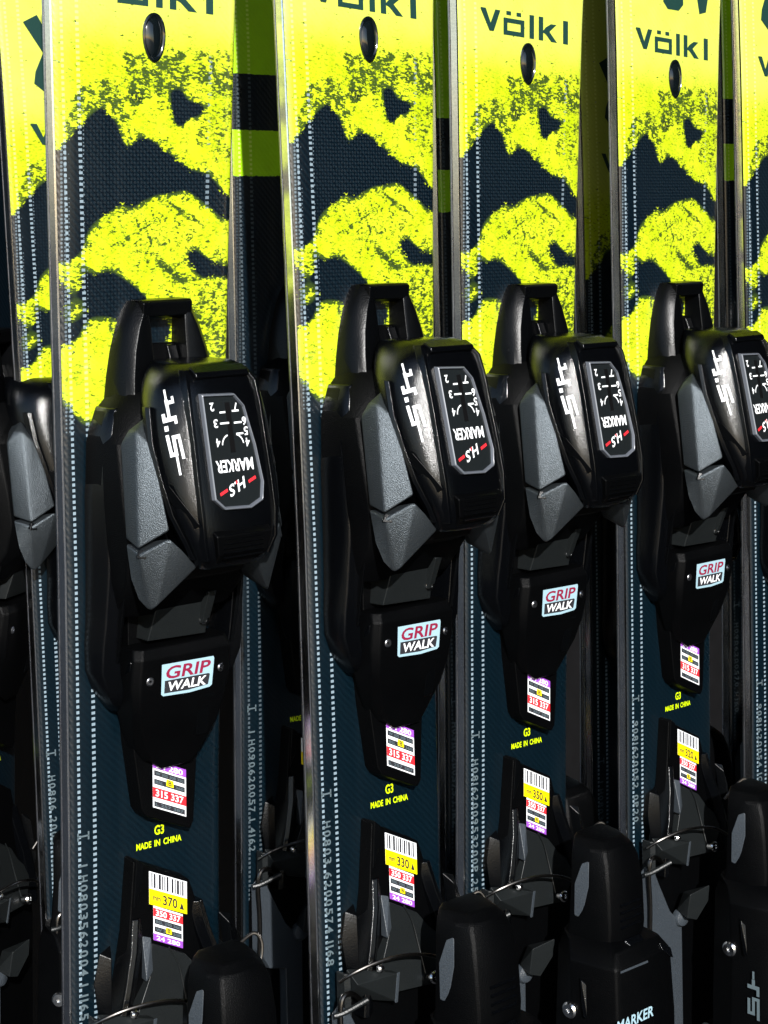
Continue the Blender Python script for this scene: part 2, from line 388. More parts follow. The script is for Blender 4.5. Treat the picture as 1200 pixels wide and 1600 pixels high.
def top_sheet(parent, field, name='top_sheet', m='topsheet'):
    F, T = field
    def sample(A, u, v):
        v = min(max(v, GV[0]), GV[-1])
        x = (u - GU[0]) / .5; y = (v - GV[0]) / .5; i = int(min(max(x, 0), len(GU) - 2)); j = int(min(max(y, 0), len(GV) - 2)); fx, fy = x - i, y - j
        return (A[j, i] * (1 - fx) + A[j, i + 1] * fx) * (1 - fy) + (A[j + 1, i] * (1 - fx) + A[j + 1, i + 1] * fx) * fy
    rows = [V_TOP - i * .8 for i in range(int((V_TOP + 95) / .8) + 1)] + [-100 - i * 10 for i in range(34)]
    nu = 112; vs = []; at = {'print_dark': [], 'from_left': [], 'from_right': [], 'print_speckle': []}
    for v in rows:
        a, b = lf(v) + .9, rt(v) - .9
        for i in range(nu + 1):
            t = i / nu; u = a + (b - a) * t; sl = u - a; sr = b - u
            # crowned sheet whose borders roll over on to the sidewall
            z = .06 - .75 * math.exp(-sl / .8) - .75 * math.exp(-sr / .8) - 1.9 * math.exp(-sl / 8.0) - .5 * math.exp(-sr / 5.)
            z += .10 * math.sin(math.pi * t) - .13 * math.exp(-((t - .30) / .035) ** 2)
            vs.append((u * MM, v * MM, z * MM))
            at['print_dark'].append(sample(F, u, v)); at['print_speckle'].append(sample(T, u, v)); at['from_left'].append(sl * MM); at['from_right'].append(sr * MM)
    k = nu + 1
    fs = [(j * k + i, (j + 1) * k + i, (j + 1) * k + i + 1, j * k + i + 1) for j in range(len(rows) - 1) for i in range(nu)]
    me = bpy.data.meshes.new(name); me.from_pydata(vs, [], fs); me.materials.append(M[m])
    for key, val in at.items():
        A = me.attributes.new(key, 'FLOAT', 'POINT'); A.data.foreach_set('value', np.array(val, np.float32))
    me.polygons.foreach_set('use_smooth', [True] * len(fs)); me.update()
    return link(name, me, parent)

def brand_logo(parent):
    F = Flat((0, 0, .22), (1, -.045, 0), (0, 1, 0), .1)
    k = 'logo'
    # V
    F.poly([(-34.2, 99.9), (-30.4, 99.9), (-26.9, 93.2), (-26.0, 89.4), (-27.6, 89.4)], k)
    F.poly([(-23.6, 99.9), (-19.9, 99.9), (-24.6, 89.4), (-26.0, 89.4), (-26.9, 93.2)], k)
    # o with two dots
    for x0, y0, x1, y1 in ((-17.6, 94.6, -2.4, 96.8), (-17.6, 88.6, -2.4, 90.8), (-17.6, 90.8, -14.8, 94.6), (-5.2, 90.8, -2.4, 94.6), (-15.6, 98.3, -12.2, 100.2), (-8.2, 98.3, -4.8, 100.2)):
        F.rect(x0, y0, x1, y1, k)
    F.rect(1.4, 88.6, 4.8, 100.2, k)
    F.rect(8.3, 88.6, 11.7, 100.2, k)
    F.poly([(11.7, 93.6), (13.6, 95.4), (17.6, 97.4), (21.8, 97.4), (16.4, 93.5), (22.2, 88.6), (17.8, 88.6), (13.6, 92.0), (11.7, 92.6)], k)
    F.rect(26.9, 88.6, 30.7, 100.2, k)
    return F.build('brand_lettering', parent)
def emblem(parent):
    F = Flat((0, 0, .22), (1, -.03, 0), (0, 1, 0), .1); k = 'logo'
    F.poly([(-36, 152), (-28, 156), (-17, 137.5), (-22, 131), (-25.5, 137)], k)
    F.poly([(-22, 143.5), (-17, 137.5), (-24, 116), (-31, 121), (-30, 127)], k)
    F.poly([(-10, 116), (-6, 112.5), (4, 112.5), (8, 116), (8, 150), (2, 150), (2, 121), (-3, 121), (-3, 150), (-10, 150)], k)
    F.poly([(13, 150), (20, 150), (26, 126), (32, 150), (38, 150), (29, 114), (23, 112.5)], k)
    return F.build('large_emblem_print', parent)
def oval_inset(parent):
    n = 28; c = (0.3, 76); secs = []
    def ring(s, z): return [(c[0] + 5.6 * s * math.cos(t) * (1 + .12 * math.sin(t)), c[1] + 10.3 * s * math.sin(t), z) for t in [2 * math.pi * q / n for q in range(n)]]
    secs = [ring(1.0, -.2), ring(1.0, .7), ring(.9, 1.0), ring(.84, .6), ring(.78, .45), ring(.6, 1.25), ring(.35, 1.7), ring(.05, 1.85)]
    loft('oval_plug', secs, 'plug', parent, 0)
def origin_print(parent):
    F = Flat((0, 0, .2), (1, -.035, 0), (0, 1, 0), .1)
    F.text('G3', -2.0, -254.6, 2.8, -250.6, 'lime')
    F.text('MADE', -11.0, -259.3, -3.6, -256.6, 'lime'); F.text('IN', -2.0, -259.3, .8, -256.6, 'lime'); F.text('CHINA', 2.5, -259.3, 11.6, -256.6, 'lime')
    return F.build('origin_print', parent)
def serial_print(parent, digits):
    F = Flat((-36.0, 0, -.72), (1, 0, .10), (0, 1, 0), .12); k = 'grey_print'
    F.rect(-2.6, -247.8, 2.8, -247.1, k); F.rect(-2.6, -249.1, -1.9, -245.8, k); F.rect(2.1, -249.1, 2.8, -245.8, k)
    v = -259
    for ch in digits:
        if ch != ' ':
            vs, fs = glyphs(ch); b = len(F.v); i = F.ink(k)
            wd = .8 if ch in '1I' else 2.7
            # turned a quarter so the figures read along the ski
            F.v += [tuple(F.pt(-1.8 + 3.7 * y, v - wd * x, F.lift)) for x, y in vs]
            for f in fs: F.f.append([b + q for q in f]); F.m.append(i)
            v -= wd + 1.1
        else: v -= 2.4
    return F.build('serial_number_print', parent)

def sticker_toe(parent):
    # slanted length sticker: x along its upper edge, y down its left side
    o = (-8.1, -219.9, 8.15); F = Flat(o, (16.6, -7.6, 0), (0, 19.6, 0), .12)
    F.rect(0, -1, 1, 0, 'white')
    F.rect(0, -.17, 1, .0, 'purple', .05); F.text('24 280', .1, -.15, .9, -.03, 'white', .1)
    for a in (.21, .39, .86): F.rect(.04, -a - .11, .96, -a, 'barcode', .05)
    for a, s in ((.21, 'W 305 308 350'), (.39, 'BSL 290 360'), (.86, 'L 257 387')): F.text(s, .08, -a - .09, .92, -a - .025, 'grey_print', .1)
    F.rect(.40, -.47, .62, -.33, 'yellow', .12); F.text('B', .46, -.45, .56, -.35, 'barcode', .16)
    F.rect(0, -.78, 1, -.57, 'red', .05); F.text('315 337', .08, -.75, .92, -.60, 'white', .1)
    return F.build('size_sticker', parent)
def sticker_heel(parent, number):
    F = Flat((-9.3, -265.9, 6.75), (18.9, -9.0, 0), (0, 13.6, 0), .12)
    F.rect(0, -1, 1, 0, 'white')
    x = .06
    for i, wd in enumerate((.03, .05, .02, .06, .03, .03, .05, .02, .05, .03, .06, .02, .04)):
        F.rect(x, -.47, x + wd, -.04 if i % 3 else -.02, 'barcode', .05); x += wd + .03
    F.rect(0, -1, 1, -.52, 'yellow', .05)
    F.text('mm', .10, -.84, .30, -.72, 'barcode', .1); F.text(number, .36, -.92, .74, -.62, 'barcode', .1)
    F.poly([(.80, -.90), (.86, -.68), (.92, -.90)], 'barcode', .1)
    G = F
    o = Vector((-7.3, -280.6, 6.75)); F.o = o; F.x = Vector((14.7, -7.4, 0)); F.y = Vector((0, 14.2, 0))
    F.rect(0, -1, 1, 0, 'white', .02)
    F.rect(0, -.30, 1, -.06, 'red', .07); F.text('350 337', .08, -.27, .92, -.09, 'white', .12)
    for a, s in ((.36, 'BSL 290 360'), (.59, 'W 305 308')): F.rect(.04, -a - .15, .96, -a, 'barcode', .07); F.text(s, .08, -a - .12, .92, -a - .03, 'grey_print', .12)
    F.rect(.42, -.70, .62, -.53, 'yellow', .14); F.text('B', .47, -.67, .57, -.55, 'barcode', .18)
    F.rect(0, -1, 1, -.80, 'purple', .07); F.text('24 280', .1, -.97, .9, -.84, 'white', .12)
    return G.build('length_sticker', parent)

def mirror(pts): return [(-p[0],) + tuple(p[1:]) for p in pts]

def toe_piece(root):
    T = prism('toe_piece', [(-18, -212), (-13.6, -240), (-11, -243.6), (10.5, -253), (12.6, -250.6), (15.5, -212), (20, -190), (20, -80), (-20, -80), (-20, -190)], -.4, 8.0, 'black', root, .5, inset=.6)
    # open front frame with a square eye, two ramps and a cross bar
    L = [(-11.5, -31.5, .1), (-13.5, -31.5, 9.5), (-16.5, -33.5, 8), (-22, -42, 7), (-26, -54, 7), (-28.5, -70, 7), (-28.5, -90, 8), (-28.5, -90, .1), (-22, -42, .1), (-28, -60, .1), (-12, -90, 14), (-8, -90, 14)]
    for s in (-1, 1):
        prof = [(-32, 10.4, 13.8, 8.2), (-36, 9.0, 16.6, 9.2), (-43, 8.4, 19.6, 10.2), (-52, 8.2, 22.2, 11.4), (-62, 8, 24.0, 13), (-74, 7.6, 25.4, 15), (-92, 7.4, 27, 17)]
        secs = []
        for v, a, b, h in prof:
            secs.append([(s * a, v, -.3), (s * a, v, h - .6), (s * (a + 1.2), v, h), (s * (b - 5.2), v, h), (s * (b - 2.4), v, h - 2.4), (s * b, v, 3.5), (s * b, v, -.3)])
        loft('side_rail', secs, 'black_smooth', T, .5)
    hull('cross_bar', [(x, v, z) for x in (-12.2, 12.2) for v, z in ((-31.6, 0), (-31.8, 8.6), (-33, 10.0), (-38.4, 9.2), (-39.6, 6.5), (-39.6, 0))], 'black_smooth', T, .5)
    prism('centre_web', [(-8.2, -50), (8.2, -50), (8.2, -92), (-8.2, -92)], -.2, 6, 'black', T, .6, tops=[2.5, 2.5, 12, 12])
    hull('web_ramp', [(x, v, z) for x in (3.0, 7.6) for v, z in ((-50, 0), (-51, 4.5), (-72, 13), (-72, 0))], 'hood', T, .4)
    # wide black housing under the wings
    out = [(-22, -72), (-29, -76), (-33.5, -86), (-34.5, -110), (-34, -140), (-34.5, -165), (-35.8, -174), (-34.5, -183), (-27.5, -193.5), (-22, -193), (-22, -178), (-25, -160), (22, -160)]
    secs = []
    for v, a, h in ((-68, 22, 12), (-76, 30, 15), (-88, 34, 20), (-110, 34.6, 25), (-128, 33.6, 27), (-142, 32.5, 24), (-152, 31, 17), (-158, 30, 12)):
        secs.append([(-a, v, -.3), (-a - .8, v, h * .55), (-a + 1.4, v, h), (-a + 9, v, h + 6), (a - 9, v, h + 6), (a - 1.4, v, h), (a + .8, v, h * .55), (a, v, -.3)])
    loft('toe_housing', secs, 'black', T, .9)
    for s in (-1, 1):
        # long side arms that end in pointed jaws
        secs = []
        for v, a, h, t in ((-74, 29, 13, 5), (-84, 33, 16, 6), (-110, 34.8, 17, 6.5), (-140, 34.6, 16, 6), (-160, 34.8, 14, 7), (-170, 35.4, 13, 8), (-180, 35.2, 12, 9), (-188, 32, 11, 8), (-194, 28, 9, 5), (-198, 24, 6, 2)):
            secs.append([(s * a, v, -.3), (s * (a + .9), v, h - 3), (s * (a - .8), v, h), (s * (a - t), v, h + 1.2), (s * (a - t - 1), v, h - 3), (s * (a - t - 1), v, -.3)])
        loft('side_arm', secs, 'hood', T, .7)
        hull('jaw_fin', [(s * 22.5, -176, 4), (s * 24.5, -176, 17), (s * 20.5, -175, 19), (s * 24.0, -189, 14), (s * 21.5, -191, 15), (s * 25, -194, 4), (s * 20, -200, 4)], 'hood', T, .5)
    # satin grey wing panels, upper and lower, folded along a ridge
    for s in (-1, 1):
        up = [(-24.9, -76.5, 29), (-32.0, -81, 27.5), (-34.2, -87, 25), (-34.4, -123.5, 29), (-32.4, -81.5, 33), (-35.6, -126.2, 39.4), (-29.2, -86, 38), (-28.2, -100, 43.5), (-27.0, -118.6, 48.5)]
        up = [(s * -p[0] if s > 0 else p[0], p[1], p[2]) for p in up]
        vs = up + [(s * 20, -80, 20), (s * 20, -122, 26)]
        fs = [(0, 1, 4), (1, 2, 4), (2, 3, 5, 4), (0, 4, 6), (4, 5, 8, 7, 6), (0, 6, 7, 8, 10, 9), (3, 10, 8, 5), (0, 9, 2, 1), (9, 10, 3, 2)]
        solid('grey_wing_panel', vs, fs, 'grey', T, 1.0, angle=12, seg=3)
        lo = [(-34.4, -125.2, 29), (-34.2, -139, 31), (-33.0, -147, 34.5), (-29.0, -151.5, 37.5), (-35.5, -128.4, 39.4), (-27.2, -121.4, 48.8), (-14.2, -134.3, 49.0), (-27.6, -149.6, 40), (-22.0, -127, 49.8)]
        lo = [(-p[0] if s > 0 else p[0], p[1], p[2]) for p in lo]
        vs = lo + [(s * 22, -126, 26), (s * 16, -138, 34), (s * 24, -146, 28)]
        fs = [(0, 1, 2, 3, 4), (4, 3, 7, 5), (5, 7, 6, 8), (0, 4, 5, 9), (5, 8, 6, 10, 9), (3, 11, 10, 6, 7), (0, 9, 11, 3, 2, 1), (9, 10, 11)]
        solid('grey_wing_tip', vs, fs, 'grey', T, 1.0, angle=12, seg=3)
        hull('seam_catch', [(s * x, v, z) for x, v, z in ((34.6, -126, 38.8), (36.2, -129.5, 38.6), (33.2, -130, 41.5), (32.6, -126.8, 41.4), (33, -128, 34))], 'black_smooth', T, .3)
    # tall hood with the release-value window
    rows = [(-55.6, 40, 6, 11, 36, 15, 26, 14, 10), (-57.6, 44, 9, 14.5, 41, 19, 29, 17, 10), (-63, 47.0, 12, 17.0, 45.4, 23.5, 31.5, 20, 10), (-72, 49.3, 13, 17.6, 48.0, 26.8, 34, 22, 12),
            (-86, 52.3, 13, 17.8, 51.2, 28.2, 38, 23, 15), (-100, 55.3, 13, 18.2, 54.2, 27.2, 43.0, 23, 18), (-113, 58.1, 13, 18.2, 56.8, 25.4, 47.6, 23, 22), (-124, 59.2, 13, 17.6, 57.6, 20.6, 50.4, 19, 25), (-131, 57.5, 11, 15.0, 55.8, 17.0, 50.4, 15, 28), (-135.2, 54, 9, 12.6, 51.6, 14.5, 47, 13, 30)]
    secs = []
    for v, c, a, b, h, e, k, g, j in rows:
        hf = [(0, v, c), (-a, v, c - .1), (-b, v, h), (-(b * .45 + e * .55) - 1.0, v, h * .45 + k * .55 + 1.6), (-e, v, k), (-g, v, j)]
        secs.append(hf + [(g, v, j), (e, v, k), ((b * .45 + e * .55) + 1.8, v, h * .45 + k * .55 + 2.6), (b, v, h), (a, v, c - .1)])
    H = loft('toe_hood', secs, 'hood', T, 0, angle=180)
    cr = H.data.attributes.new('crease_edge', 'FLOAT', 'EDGE'); nr = len(secs[0])
    for e_ in H.data.edges:
        i0, i1 = e_.vertices
        if i0 % nr == i1 % nr and i0 % nr in (2, nr - 2): cr.data[e_.index].value = .85     # the two ridges stay crisp
        elif i0 // nr == i1 // nr and i0 // nr in (0, len(secs) - 1): cr.data[e_.index].value = .5
    ss = H.modifiers.new('round', 'SUBSURF'); ss.levels = ss.render_levels = 2
    # raised moulded ridges: one either side of the front, joined over the top, and a rail low on each flank
    for s in (-1, 1):
        ridge = [[(s * (b - 2.2), v, h - 1.0), (s * (b - 1.2), v, h + 1.3), (s * (b + .2), v, h + 1.2), (s * (b + 1.3), v, h - 2.2), (s * (b - .6), v, h - 4)] for v, c, a, b, h, e, k, g, j in rows[1:9]]
        loft('hood_ridge', ridge, 'hood', T, .25, angle=30)
        rail = [[(s * (e - 1.5), v, k + .2), (s * (e + .3), v, k + 1.4), (s * (e + 1.3), v, k - .4), (s * (e + .6), v, k - 3.6), (s * (e - 2), v, k - 3)] for v, c, a, b, h, e, k, g, j in rows[3:9]]
        loft('flank_rail', rail, 'rim' if s > 0 else 'hood', T, .25, angle=30)  # right rail paler than the left, its highlight put into the colour
    hull('hood_brow', [(x, v, z) for x in (-13, 13) for v, z in ((-56.4, 42.2), (-58.6, 46.4), (-60.4, 47.2), (-61.6, 45.6), (-59, 41))], 'hood', T, .5)
    # crease in the flank of the hood
    for s in (-1, 1):
        hull('hood_crease', [(s * x, v, z) for x, v, z in ((27.4, -100.5, 45), (26.6, -101.5, 47.6), (19.8, -115.5, 57.0), (18.9, -116.5, 57.6), (20.5, -119, 54), (27.0, -104.5, 44.5))], 'black_smooth', T, .4)
    # sunken window: frame, glass, scale
    def face(x, v):     # the slope of the hood's front
        return 47.5 + .2143 * (-63 - v)
    wpoly = [(-11.6, -68.0), (3.0, -68.6), (6.8, -73), (9.8, -88), (11.2, -102), (9.8, -108.4), (4, -110.8), (-7.6, -110.2), (-11.6, -106.4)]
    def fr(p, dz): return (p[0], p[1], face(*p) + dz)
    n = len(wpoly); cx, cy = -.6, -89.5
    rings = []
    for sc, dz in ((1.10, -.6), (1.09, 1.4), (1.04, 1.9), (1.0, .5), (1.0, -.5)):
        rings.append([fr((cx + (x - cx) * sc, cy + (v - cy) * (1 + (sc - 1) * .6)), dz) for x, v in wpoly])
    vs = [p for r_ in rings for p in r_]; fs = []
    for i in range(len(rings) - 1):
        for j in range(n): fs.append([i * n + j, i * n + (j + 1) % n, (i + 1) * n + (j + 1) % n, (i + 1) * n + j])
    solid('window_frame', vs, fs, 'rim', T, .25)
    solid('dial_window', [fr(p, .55) for p in wpoly] + [fr(p, -.4) for p in wpoly], [list(range(n)), list(range(n, 2 * n))[::-1]] + [[i, (i + 1) % n, n + (i + 1) % n, n + i] for i in range(n)], 'window', T, .0, smooth=False)
    # scale and lettering stand on their head, as they are read from the tail of the ski
    sl = .2143
    F = Flat((-.8, -89.2, face(0, -89.2) + .62), (-.70, 0, 0), (0, -.92, sl * .92), .12)
    F.rect(-2.3, -20, 1.0, 1, 'matte', .02)
    for y, x0, x1 in ((-11.8, -.2, 6), (-11.6, -9, -3.6), (-6.9, -9.2, -4.2), (-16.6, -8, -3.2), (-16.4, 1.4, 5.4)): F.rect(x0, y, x1, y + .75, 'white', .04)
    for sx, c0, (a0, a1) in ((1, (1.0, -1.6), (10, 80)), (-1, (-3.2, -1.6), (10, 80))):
        for q in range(6):
            t0 = R(90 - (a0 + (a1 - a0) * q / 6)); t1 = R(90 - (a0 + (a1 - a0) * (q + 1) / 6)); r0, r1 = 5.6, 6.4
            F.poly([(c0[0] + sx * r * math.sin(R(90) - t) * .9, c0[1] - r * math.cos(R(90) - t) * .8) for r, t in ((r0, t0), (r1, t0), (r1, t1), (r0, t1))], 'white', .04)
    for st, x, y in (('2', 8.8, -20.4), ('3', 7.6, -13.4), ('4', 7.6, -5.4), ('7', -7.4, -19.6), ('6', -12.2, -13.4), ('5', -12.6, -9.2), ('4', -12.8, -4.4)): F.text(st, x, y, x + 2.8, y + 3.6, 'white', .05)
    # brand word built from square letters
    F.text('MARKER', -13.2, 3.8, 12.6, 9.0, 'white', .05)
    c, s_ = math.cos(R(17)), math.sin(R(17))
    bx, by, bs = F.x.copy(), F.y.copy(), F.o.copy()
    F.o = F.pt(-1.0, 15.0, 0); F.x = bx * c + by * s_; F.y = by * c - bx * s_
    F.text('H.S', -5.6, -2.4, 6.2, 2.4, 'white', .05, shear=.3); F.rect(-13.0, .4, -7.4, 1.7, 'red', .05); F.rect(7.8, -1.8, 13.4, -.5, 'red', .05); F.rect(-.4, -2.4, 1.2, -1.2, 'red', .09)
    F.build('window_print', T)
    hull('lower_lip', [(x, v, z) for x, v, z in ((-14, -118.5, 57), (14, -118.5, 57), (-13.5, -121, 60.8), (13.5, -121, 60.8), (-12, -129, 59.6), (12, -129, 59.6), (-10, -134, 54), (10, -134, 54))], 'black', T, .8)
    # large dashed lettering down both flanks of the hood
    for s in (-1, 1):
        p0 = Vector((s * 22.2, -64.5, 38.6)); p1 = Vector((s * 22.6, -98.5, 50.4))
        dn = (p1 - p0).normalized(); across = Vector((-s * 8.2, 0, 13.0)).normalized(); across = (across - dn * across.dot(dn)).normalized()
        if s < 0: F = Flat(p0, across, -dn, .9)        # seen from the left: x towards the ridge, y towards the tip
        else: F = Flat(p0, -across, -dn, .9)
        k = 'white'
        F.rect(-.6, -8.5, .6, -2.5, k)                             # leading dash
        F.rect(-1.0, -15.8, .6, -7.8, k); F.rect(-.4, -8.8, 4.2, -7.2, k) if False else None
        F.poly([(-1.2, -11.6), (4.4, -10.2), (4.4, -8.4), (2.6, -7.4), (-.4, -8.4)], k) if False else None
        F.rect(-1.1, -9.4, .9, -7.0, k); F.rect(.9, -9.4, 4.6, -7.8, k); F.rect(3.2, -7.8, 4.6, -6.2, k)
        F.rect(-4.4, -17.0, 4.4, -15.0, k); F.rect(-.9, -15.0, .9, -9.4, k); F.rect(-4.4, -15.0, -2.4, -13.0, k); F.rect(2.6, -18.6, 4.4, -17.0, k)
        F.rect(-4.2, -20.9, -1.8, -18.6, k)                        # the point
        F.poly([(-4.4, -22.6), (-2.4, -22.6), (-1.9, -31.2), (-3.9, -31.2)], k); F.rect(-3.9, -32.6, 1.2, -30.8, k)
        F.rect(-.8, -31.0, 1.2, -24.0, k); F.rect(-.8, -25.2, 4.4, -23.4, k); F.poly([(2.6, -24.0), (4.4, -24.0), (4.9, -34.6), (3.1, -34.6)], k)
        F.rect(-.6, -41.2, .8, -32.6, k)                           # trailing dash
        for q in range(len(F.v)):
            dv = Vector(F.v[q]) - p0; yy = dv.dot(-dn); xx = dv.dot(across)
            F.v[q] = tuple(Vector(F.v[q]) - across * xx * .32 + dn * yy * .12 - dn * 1.5)
        F.build('flank_lettering', T)
    for q in range(6):
        hull('grip_rib', [(x, -120.5 - q * 1.8 + dv, 60.2 + dz - q * .12) for x in (-9.5, 9.5) for dv, dz in ((0, 0), (-.9, 0), (-.45, .75), (-.45, -1.2))], 'black_smooth', T, 0)
    for s in (-1, 1):
        lathe('side_screw', (s * 17.5, -184, 20.2), (s * .15, 0, 1), [(.05, -1), (1.7, -1), (1.8, .5), (1.3, .9), (.6, .9), (.5, .3), (.05, .3)], 'edge', T, 14)
        hull('mould_rib', [(s * x, v, z) for x, v, z in ((28, -142, 21), (29.4, -142, 21.4), (27.6, -176, 14), (29, -176, 14.4), (28.5, -143, 16), (28.4, -175, 10))], 'black_smooth', T, .2)
    # throat below the hood
    hull('throat_block', [(x, v, z) for x in (-15, 15) for v, z in ((-130, 5), (-130, 44), (-140, 40), (-146, 22), (-150, 8))], 'matte', T, .8)
    prism('sole_ramp', [(-13, -148), (11, -148), (13.5, -170), (-15.5, -169)], 4, 16, 'grey_dark', T, .5, tops=[22, 22, 16, 16])
    hull('toe_lug', [(8.5, -147, 14), (14.5, -147, 14), (8.5, -151, 25), (13.5, -151, 24), (9.2, -165, 19), (13.6, -165, 18), (8.4, -166, 12)], 'grey_dark', T, .5)
    lathe('height_screw', (11.2, -163.5, 17.4), (0, -.2, 1), [(0.05, -1), (2.3, -1), (2.4, .8), (1.9, 1.5), (.9, 1.6), (.8, .8), (.05, .7)], 'chrome', T)
    hull('chrome_tongue', [(20, -146, 20), (25, -150, 17), (24, -158, 15), (21.5, -156, 18)], 'chrome', T, .3)
    # label plate
    secs = []
    for v, a, b, h in ((-171, 20, 23, 19.4), (-175, 21.5, 24, 21.3), (-186, 22, 24.5, 20.3), (-197, 20.8, 22.8, 18.6), (-207, 18.4, 21, 15.8), (-216, 14.5, 18, 12.6), (-224, 10, 13, 10.4)):
        secs.append([(-b - 1, v + (0 if v > -200 else 4), 5), (-b, v + (0 if v > -200 else 4), h - 3), (-a, v + (0 if v > -200 else 4), h), (-6, v, h + .5), (6, v, h + .5), (a, v, h), (b, v, h - 3), (b + 1, v, 5)])
    loft('sole_plate', secs, 'black', T, .8, angle=20)
    hull('plate_ridge', [(7.5, -194, 19.6), (15.5, -194, 19.4), (8.5, -212, 15.2), (14.5, -212, 14.6), (12, -193, 10), (11, -214, 8)], 'black_smooth', T, .5)
    F = Flat((-12.6, -178.2, 21.6), (1, -.02, .0), (0, 1, .06), .25)
    F.poly([(0, .4), (25.6, .4), (26, -.6), (25.2, -11.4), (24, -12.2), (14, -13.0), (1, -12.6), (0, -11.8)], 'ice')
    F.text('GRIP', 1.6, -5.9, 23.6, -.7, 'dark_red', .08, shear=.2)
    F.poly([(1.6, -6.4), (23.4, -6.4), (24.0, -6.9), (23.2, -11.0), (13.5, -11.8), (1.4, -11.5)], 'barcode', .06)
    F.text('WALK', 2.6, -10.9, 22.0, -7.1, 'white', .12, shear=.2)
    F.build('sole_label', T)
    sticker_toe(T)
    return T

def heel_piece(root, number):
    T = solid('heel_piece', *plate_mesh([(-16.8, -259.6), (11.2, -273.4), (14.4, -281.6), (14.6, -296), (24, -316), (36, -332), (39, -350), (39, -430), (-39, -430), (-39, -345), (-25, -318), (-19.5, -290)], -.3, 6.6, .9), 'black', root, .6)
    hull('plate_nose', [(-16.6, -259.0, .5), (-15.4, -259.6, 7.2), (-12.4, -262.0, 7.6), (-12.8, -272, 7.2), (-16.8, -280, 6.8), (-18.6, -284, 3)], 'black_smooth', T, .4)
    for s in (-1, 1):
        secs = [[(s * a, v, 1), (s * a, v, h), (s * (a - 2.5), v, h + .8), (s * (a - 6.5), v, h - 1.5), (s * (a - 6.5), v, 1)] for v, a, h in ((-284, 17.6, 7), (-296, 20, 9.5), (-310, 24.5, 12), (-325, 29, 13), (-338, 30, 13))]
        loft('track_wall', secs, 'hood', T, .5)
        # thin plastic guard beside the track
        hull('brake_guard', [(s * 27, -292, 5), (s * 33, -294, 6), (s * 36.5, -305, 7), (s * 35, -318, 8), (s * 30, -326, 9), (s * 29.4, -296, 9.5), (s * 31, -316, 12)], 'black_smooth', T, .4)
    hull('bright_cheek', [(-13.0, -291.5, 7), (-9.2, -292.8, 8.2), (-9.6, -306, 10), (-14.2, -309, 12), (-13.4, -309, 7)], 'grey_pale', T, .35)
    # smoky centre plate under the sole
    solid('smoky_plate', [(-9, -295.5, 8.2), (7.6, -304, 8.2), (14.5, -312, 9), (24, -319.5, 10), (20.5, -325, 13), (12, -334, 15), (-16, -331, 15), (-20, -322, 13), (-11, -309, 9.5)] + [(-9, -295.5, 6), (7.6, -304, 6), (14.5, -312, 6), (24, -319.5, 6), (20.5, -325, 6), (12, -334, 6), (-16, -331, 6), (-20, -322, 6), (-11, -309, 6)],
          [list(range(9)), list(range(9, 18))[::-1]] + [[i, (i + 1) % 9, 9 + (i + 1) % 9, 9 + i] for i in range(9)], 'grey_dark', T, .35)
    tube('plate_seam_wire', [(-1, -299, 9.0), (3, -306, 9.6), (4.5, -316, 11.6), (5, -328, 15.0)], .35, 'grey_dark', T, 6, 4)
    # brake pedal box
    hull('brake_pedal', [(-37, -316, 10), (-14, -322, 13), (-36, -321.5, 16), (-14, -322, 18), (-14, -334.5, 16), (-36, -321, 9), (-33, -330, 8), (-14, -336, 9)], 'grey_dark', T, .4)
    hull('pedal_edge', [(-15.0, -321.6, 18.2), (-13.2, -321.6, 18.2), (-15.0, -335, 16.4), (-13.2, -335, 16.4), (-14, -328, 10)], 'grey_pale', T, .3)
    hull('pedal_post', [(-38.4, -318, 10), (-36.2, -318, 12), (-38.0, -338, 10), (-36.0, -338, 12), (-37, -338, 4), (-37, -318, 4)], 'grey_dark', T, .3)
    lathe('pedal_rivet', (-23.0, -318.0, 16.5), (0, .3, 1), [(.05, -1), (1.7, -1), (1.7, .6), (1.0, 1.3), (.05, 1.4)], 'chrome', T, 14)
    lathe('track_screw', (7, -329.5, 18.5), (-.2, .2, 1), [(.05, -3), (2.6, -3), (2.7, .3), (2.1, 1.1), (.9, 1.2), (.8, .4), (.05, .3)], 'chrome', T)
    tube('brake_wire', [(-40, -321, 9), (-36, -317, 14), (-26, -313.8, 19), (-12, -314.0, 22), (0, -317, 24), (9, -322, 25)], .75, 'wire', T)
    for s in (-1, 1):
        tube('brake_arm', [(s * 27, -334, 12), (s * 36, -326, 13), (s * 42, -326, 13), (s * 43.5, -334, 13), (s * 42.5, -350, 13), (s * 42, -372, 12), (s * 42, -415, 10)], 1.15, 'wire', T)
    tube('release_hook', [(26, -310, 12), (31, -304, 15), (36, -300, 18), (38.5, -304, 20), (37, -311, 21), (32, -313, 21)], .8, 'wire', T)
    # grey sloping arm and column of the heel track
    solid('track_arm', *plate_mesh([(-43, -334), (-38.5, -331), (-33, -341), (-24, -356), (-13, -366), (-12.6, -430), (-23.6, -430), (-24.6, -380), (-36, -377), (-42.5, -366)], 6.5, 12.5, .9), 'grey_pale', T, .7)
    lathe('arm_boss', (-15.5, -362.5, 13.0), (-.2, .1, 1), [(.05, -2), (4.4, -2), (4.6, .4), (3.9, 1.6), (2.0, 2.4), (.05, 2.6)], 'grey_pale', T)
    tube('arm_pin', [(-46, -332.5, 12), (-42, -331.4, 14.5), (-34, -327.0, 20)], 1.2, 'grey_dark', T)
    hull('link_box', [(-20, -347, 22), (-8, -344, 26), (-9, -352, 26), (-14, -362, 22), (-20, -360, 20), (-12, -350, 12), (-18, -358, 12)], 'grey_dark', T, .5)
    # heel cup: tall black hood that takes the boot heel
    secs = []
